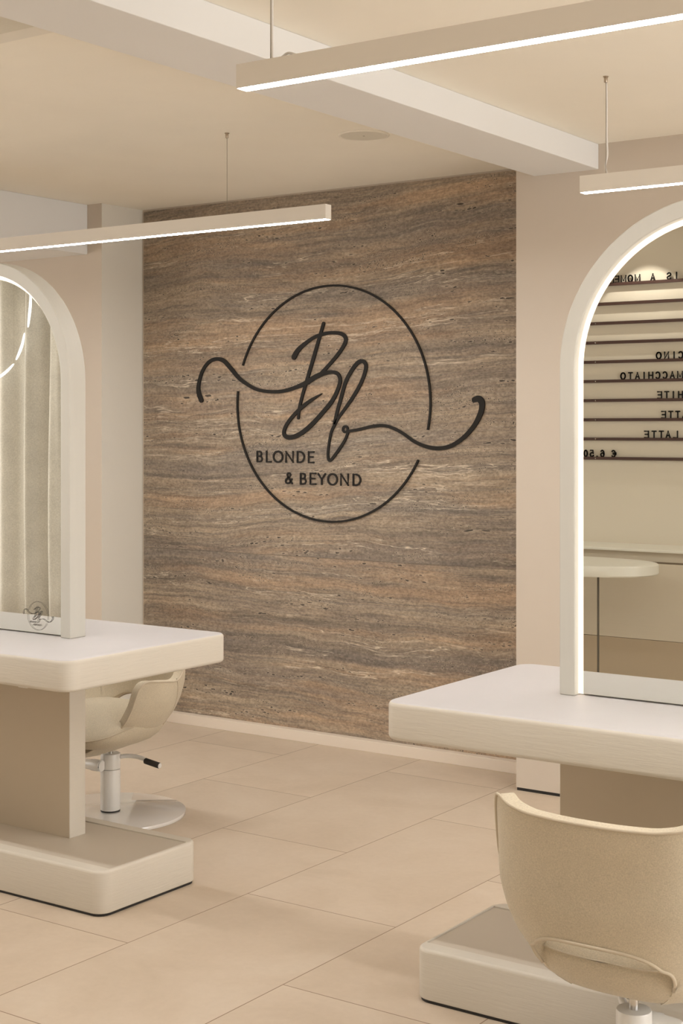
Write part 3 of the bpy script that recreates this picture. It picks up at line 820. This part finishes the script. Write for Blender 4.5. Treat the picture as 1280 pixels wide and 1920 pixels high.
# coffee counter below the menu
t = empty('coffee_counter', (-3.2, YM, 0)); tag(t, 'cream coffee counter with darker lower band below the menu, seen in the right mirror', 'counter')
bm = bmesh.new(); box(bm, -1.05, 1.15, .001, .294, .0, .853); obj('carcass', bm, M['counter'], t)
bm = bmesh.new(); box(bm, -1.045, 1.145, .2935, .2965, .35, .80); obj('shadow_gap', bm, M['gap'], t)  # dark sheet behind the doors; gap shade put into its colour
bm = bmesh.new(); box(bm, -1.05, 1.15, .2945, .3165, .0, .390); obj('lower_band', bm, M['low_band'], t)  # separate box carries the darker lower band of the counter front
bm = bmesh.new(); rslab(bm, -1.07, 1.17, .001, .350, .853, .867, .004, .003, 3); obj('worktop', bm, M['counter_top'], t, auto=40)
xs = [-1.05, -.62, .42, 1.15]
for a, c in zip(xs, xs[1:]):
    bm = bmesh.new(); rslab(bm, a+.005, c-.005, .3005, .3185, .392, .792, .001, .001, 2); obj('door', bm, M['counter'], t)

# rounded cafe table between the counter and the camera
t = empty('cafe_table', (-3.46, .20, 0)); tag(t, 'oval cream cafe table seen at the lower left of the right mirror', 'table')
bm = bmesh.new()
rings = []
for r, z in ((.985, .770), (1, .776), (1, .818), (.985, .824)):
    rings.append([(.53*r*math.copysign(abs(math.cos(a))**.85, math.cos(a)), .27*r*math.copysign(abs(math.sin(a))**.85, math.sin(a)), z) for a in [2*PI*i/72 for i in range(72)]])
loft(bm, rings); obj('tabletop', bm, M['counter_top'], t, auto=40)
for lx, ly in ((.224, 0), (-.36, .13), (-.36, -.13)):
    bm = bmesh.new(); cyl(bm, (lx, ly), .0055, 0, .772, 16); obj('leg', bm, M['dark_metal'], t, auto=40)

# ------------------------------------------------------------------ curtain (seen in the left mirror)
YCU = -.45
bm = bmesh.new()
cols = []
nx = 620
x_a, x_b = -10.1, -5.3
ph = 0; random.seed(3)
amp = .05
phs = []
p_ = 0
for i in range(nx + 1):
    p_ += (x_b-x_a)/nx * 2*PI / (.23 + .07*math.sin(i*.031) + .05*math.sin(i*.083+1))
    phs.append(p_)
for i in range(nx + 1):
    x = x_a + (x_b-x_a)*i/nx
    col_ = []
    for k in range(9):
        z = .01 + (ZC - .045) * k / 8
        y = YCU + (amp + .012*math.sin(i*.05)) * math.sin(phs[i] + .25*math.sin(k*.7+i*.02)) + .012*math.sin(2.3*phs[i] + .8)
        col_.append(bm.verts.new((x, y, z)))
    cols.append(col_)
for a, c in zip(cols, cols[1:]):
    for k in range(8): bm.faces.new((a[k], c[k], c[k+1], a[k+1]))
o = obj('curtain', bm, M['curtain'], smooth=True)
md = o.modifiers.new('cloth', 'SOLIDIFY'); md.thickness = .003
tag(o, 'full height pale linen curtain in soft folds, seen in the left mirror', 'curtain')
bm = bmesh.new(); box(bm, x_a, x_b, YCU-.012, YCU+.012, ZC-.024, ZC); o = obj('curtain_rail', bm, M['cup_white']); tag(o, 'white ceiling track holding the linen curtain', 'curtain rail')

# made-up glowing arc pieces for a bright curve before the curtain
t = empty('bright_arc', (-8.05, -.33, ZC)); tag(t, 'glowing white arc added in front of the curtain, seen in the left mirror', 'lamp')
arcs = [[(0.15, -0.1532), (0.148, -0.2492), (0.137, -0.3322), (0.124, -0.4162)], [(0.088, -0.4532), (0.066, -0.5322), (0.033, -0.5962), (0.0, -0.6452)], [(-0.022, -0.6722), (-0.089, -0.7202), (-0.167, -0.7612), (-0.258, -0.7912)]]
for A in arcs:
    bm = bmesh.new(); Q = spline([(a_, 0, c_) for a_, c_ in A], 6); nq = len(Q) - 1
    tube(bm, Q, [.0035 + .0075 * math.sin(PI * i / nq) ** .6 for i in range(nq + 1)], 12); obj('arc_piece', bm, M['arc_glow'], t, smooth=True)
for (a_, c_) in (arcs[0][0], arcs[1][0], arcs[2][0], arcs[2][-1]):
    bm = bmesh.new(); tube(bm, [(a_, 0, c_), (a_, 0, -.001)], .0007, 6); obj('suspension_wire', bm, M['wire'], t, smooth=True)  # wires added to hang the made-up arc

downlight(-.9, .4, 'added fill downlight just ahead of the camera')
downlight(.9, 2.2, 'added fill downlight in the ceiling to the right')
downlight(-4.3, .9, 'added fill downlight in the ceiling to the left, in front of the menu wall', 16)
downlight(-6.9, .9, 'added fill downlight in the ceiling furthest left, before the curtain')
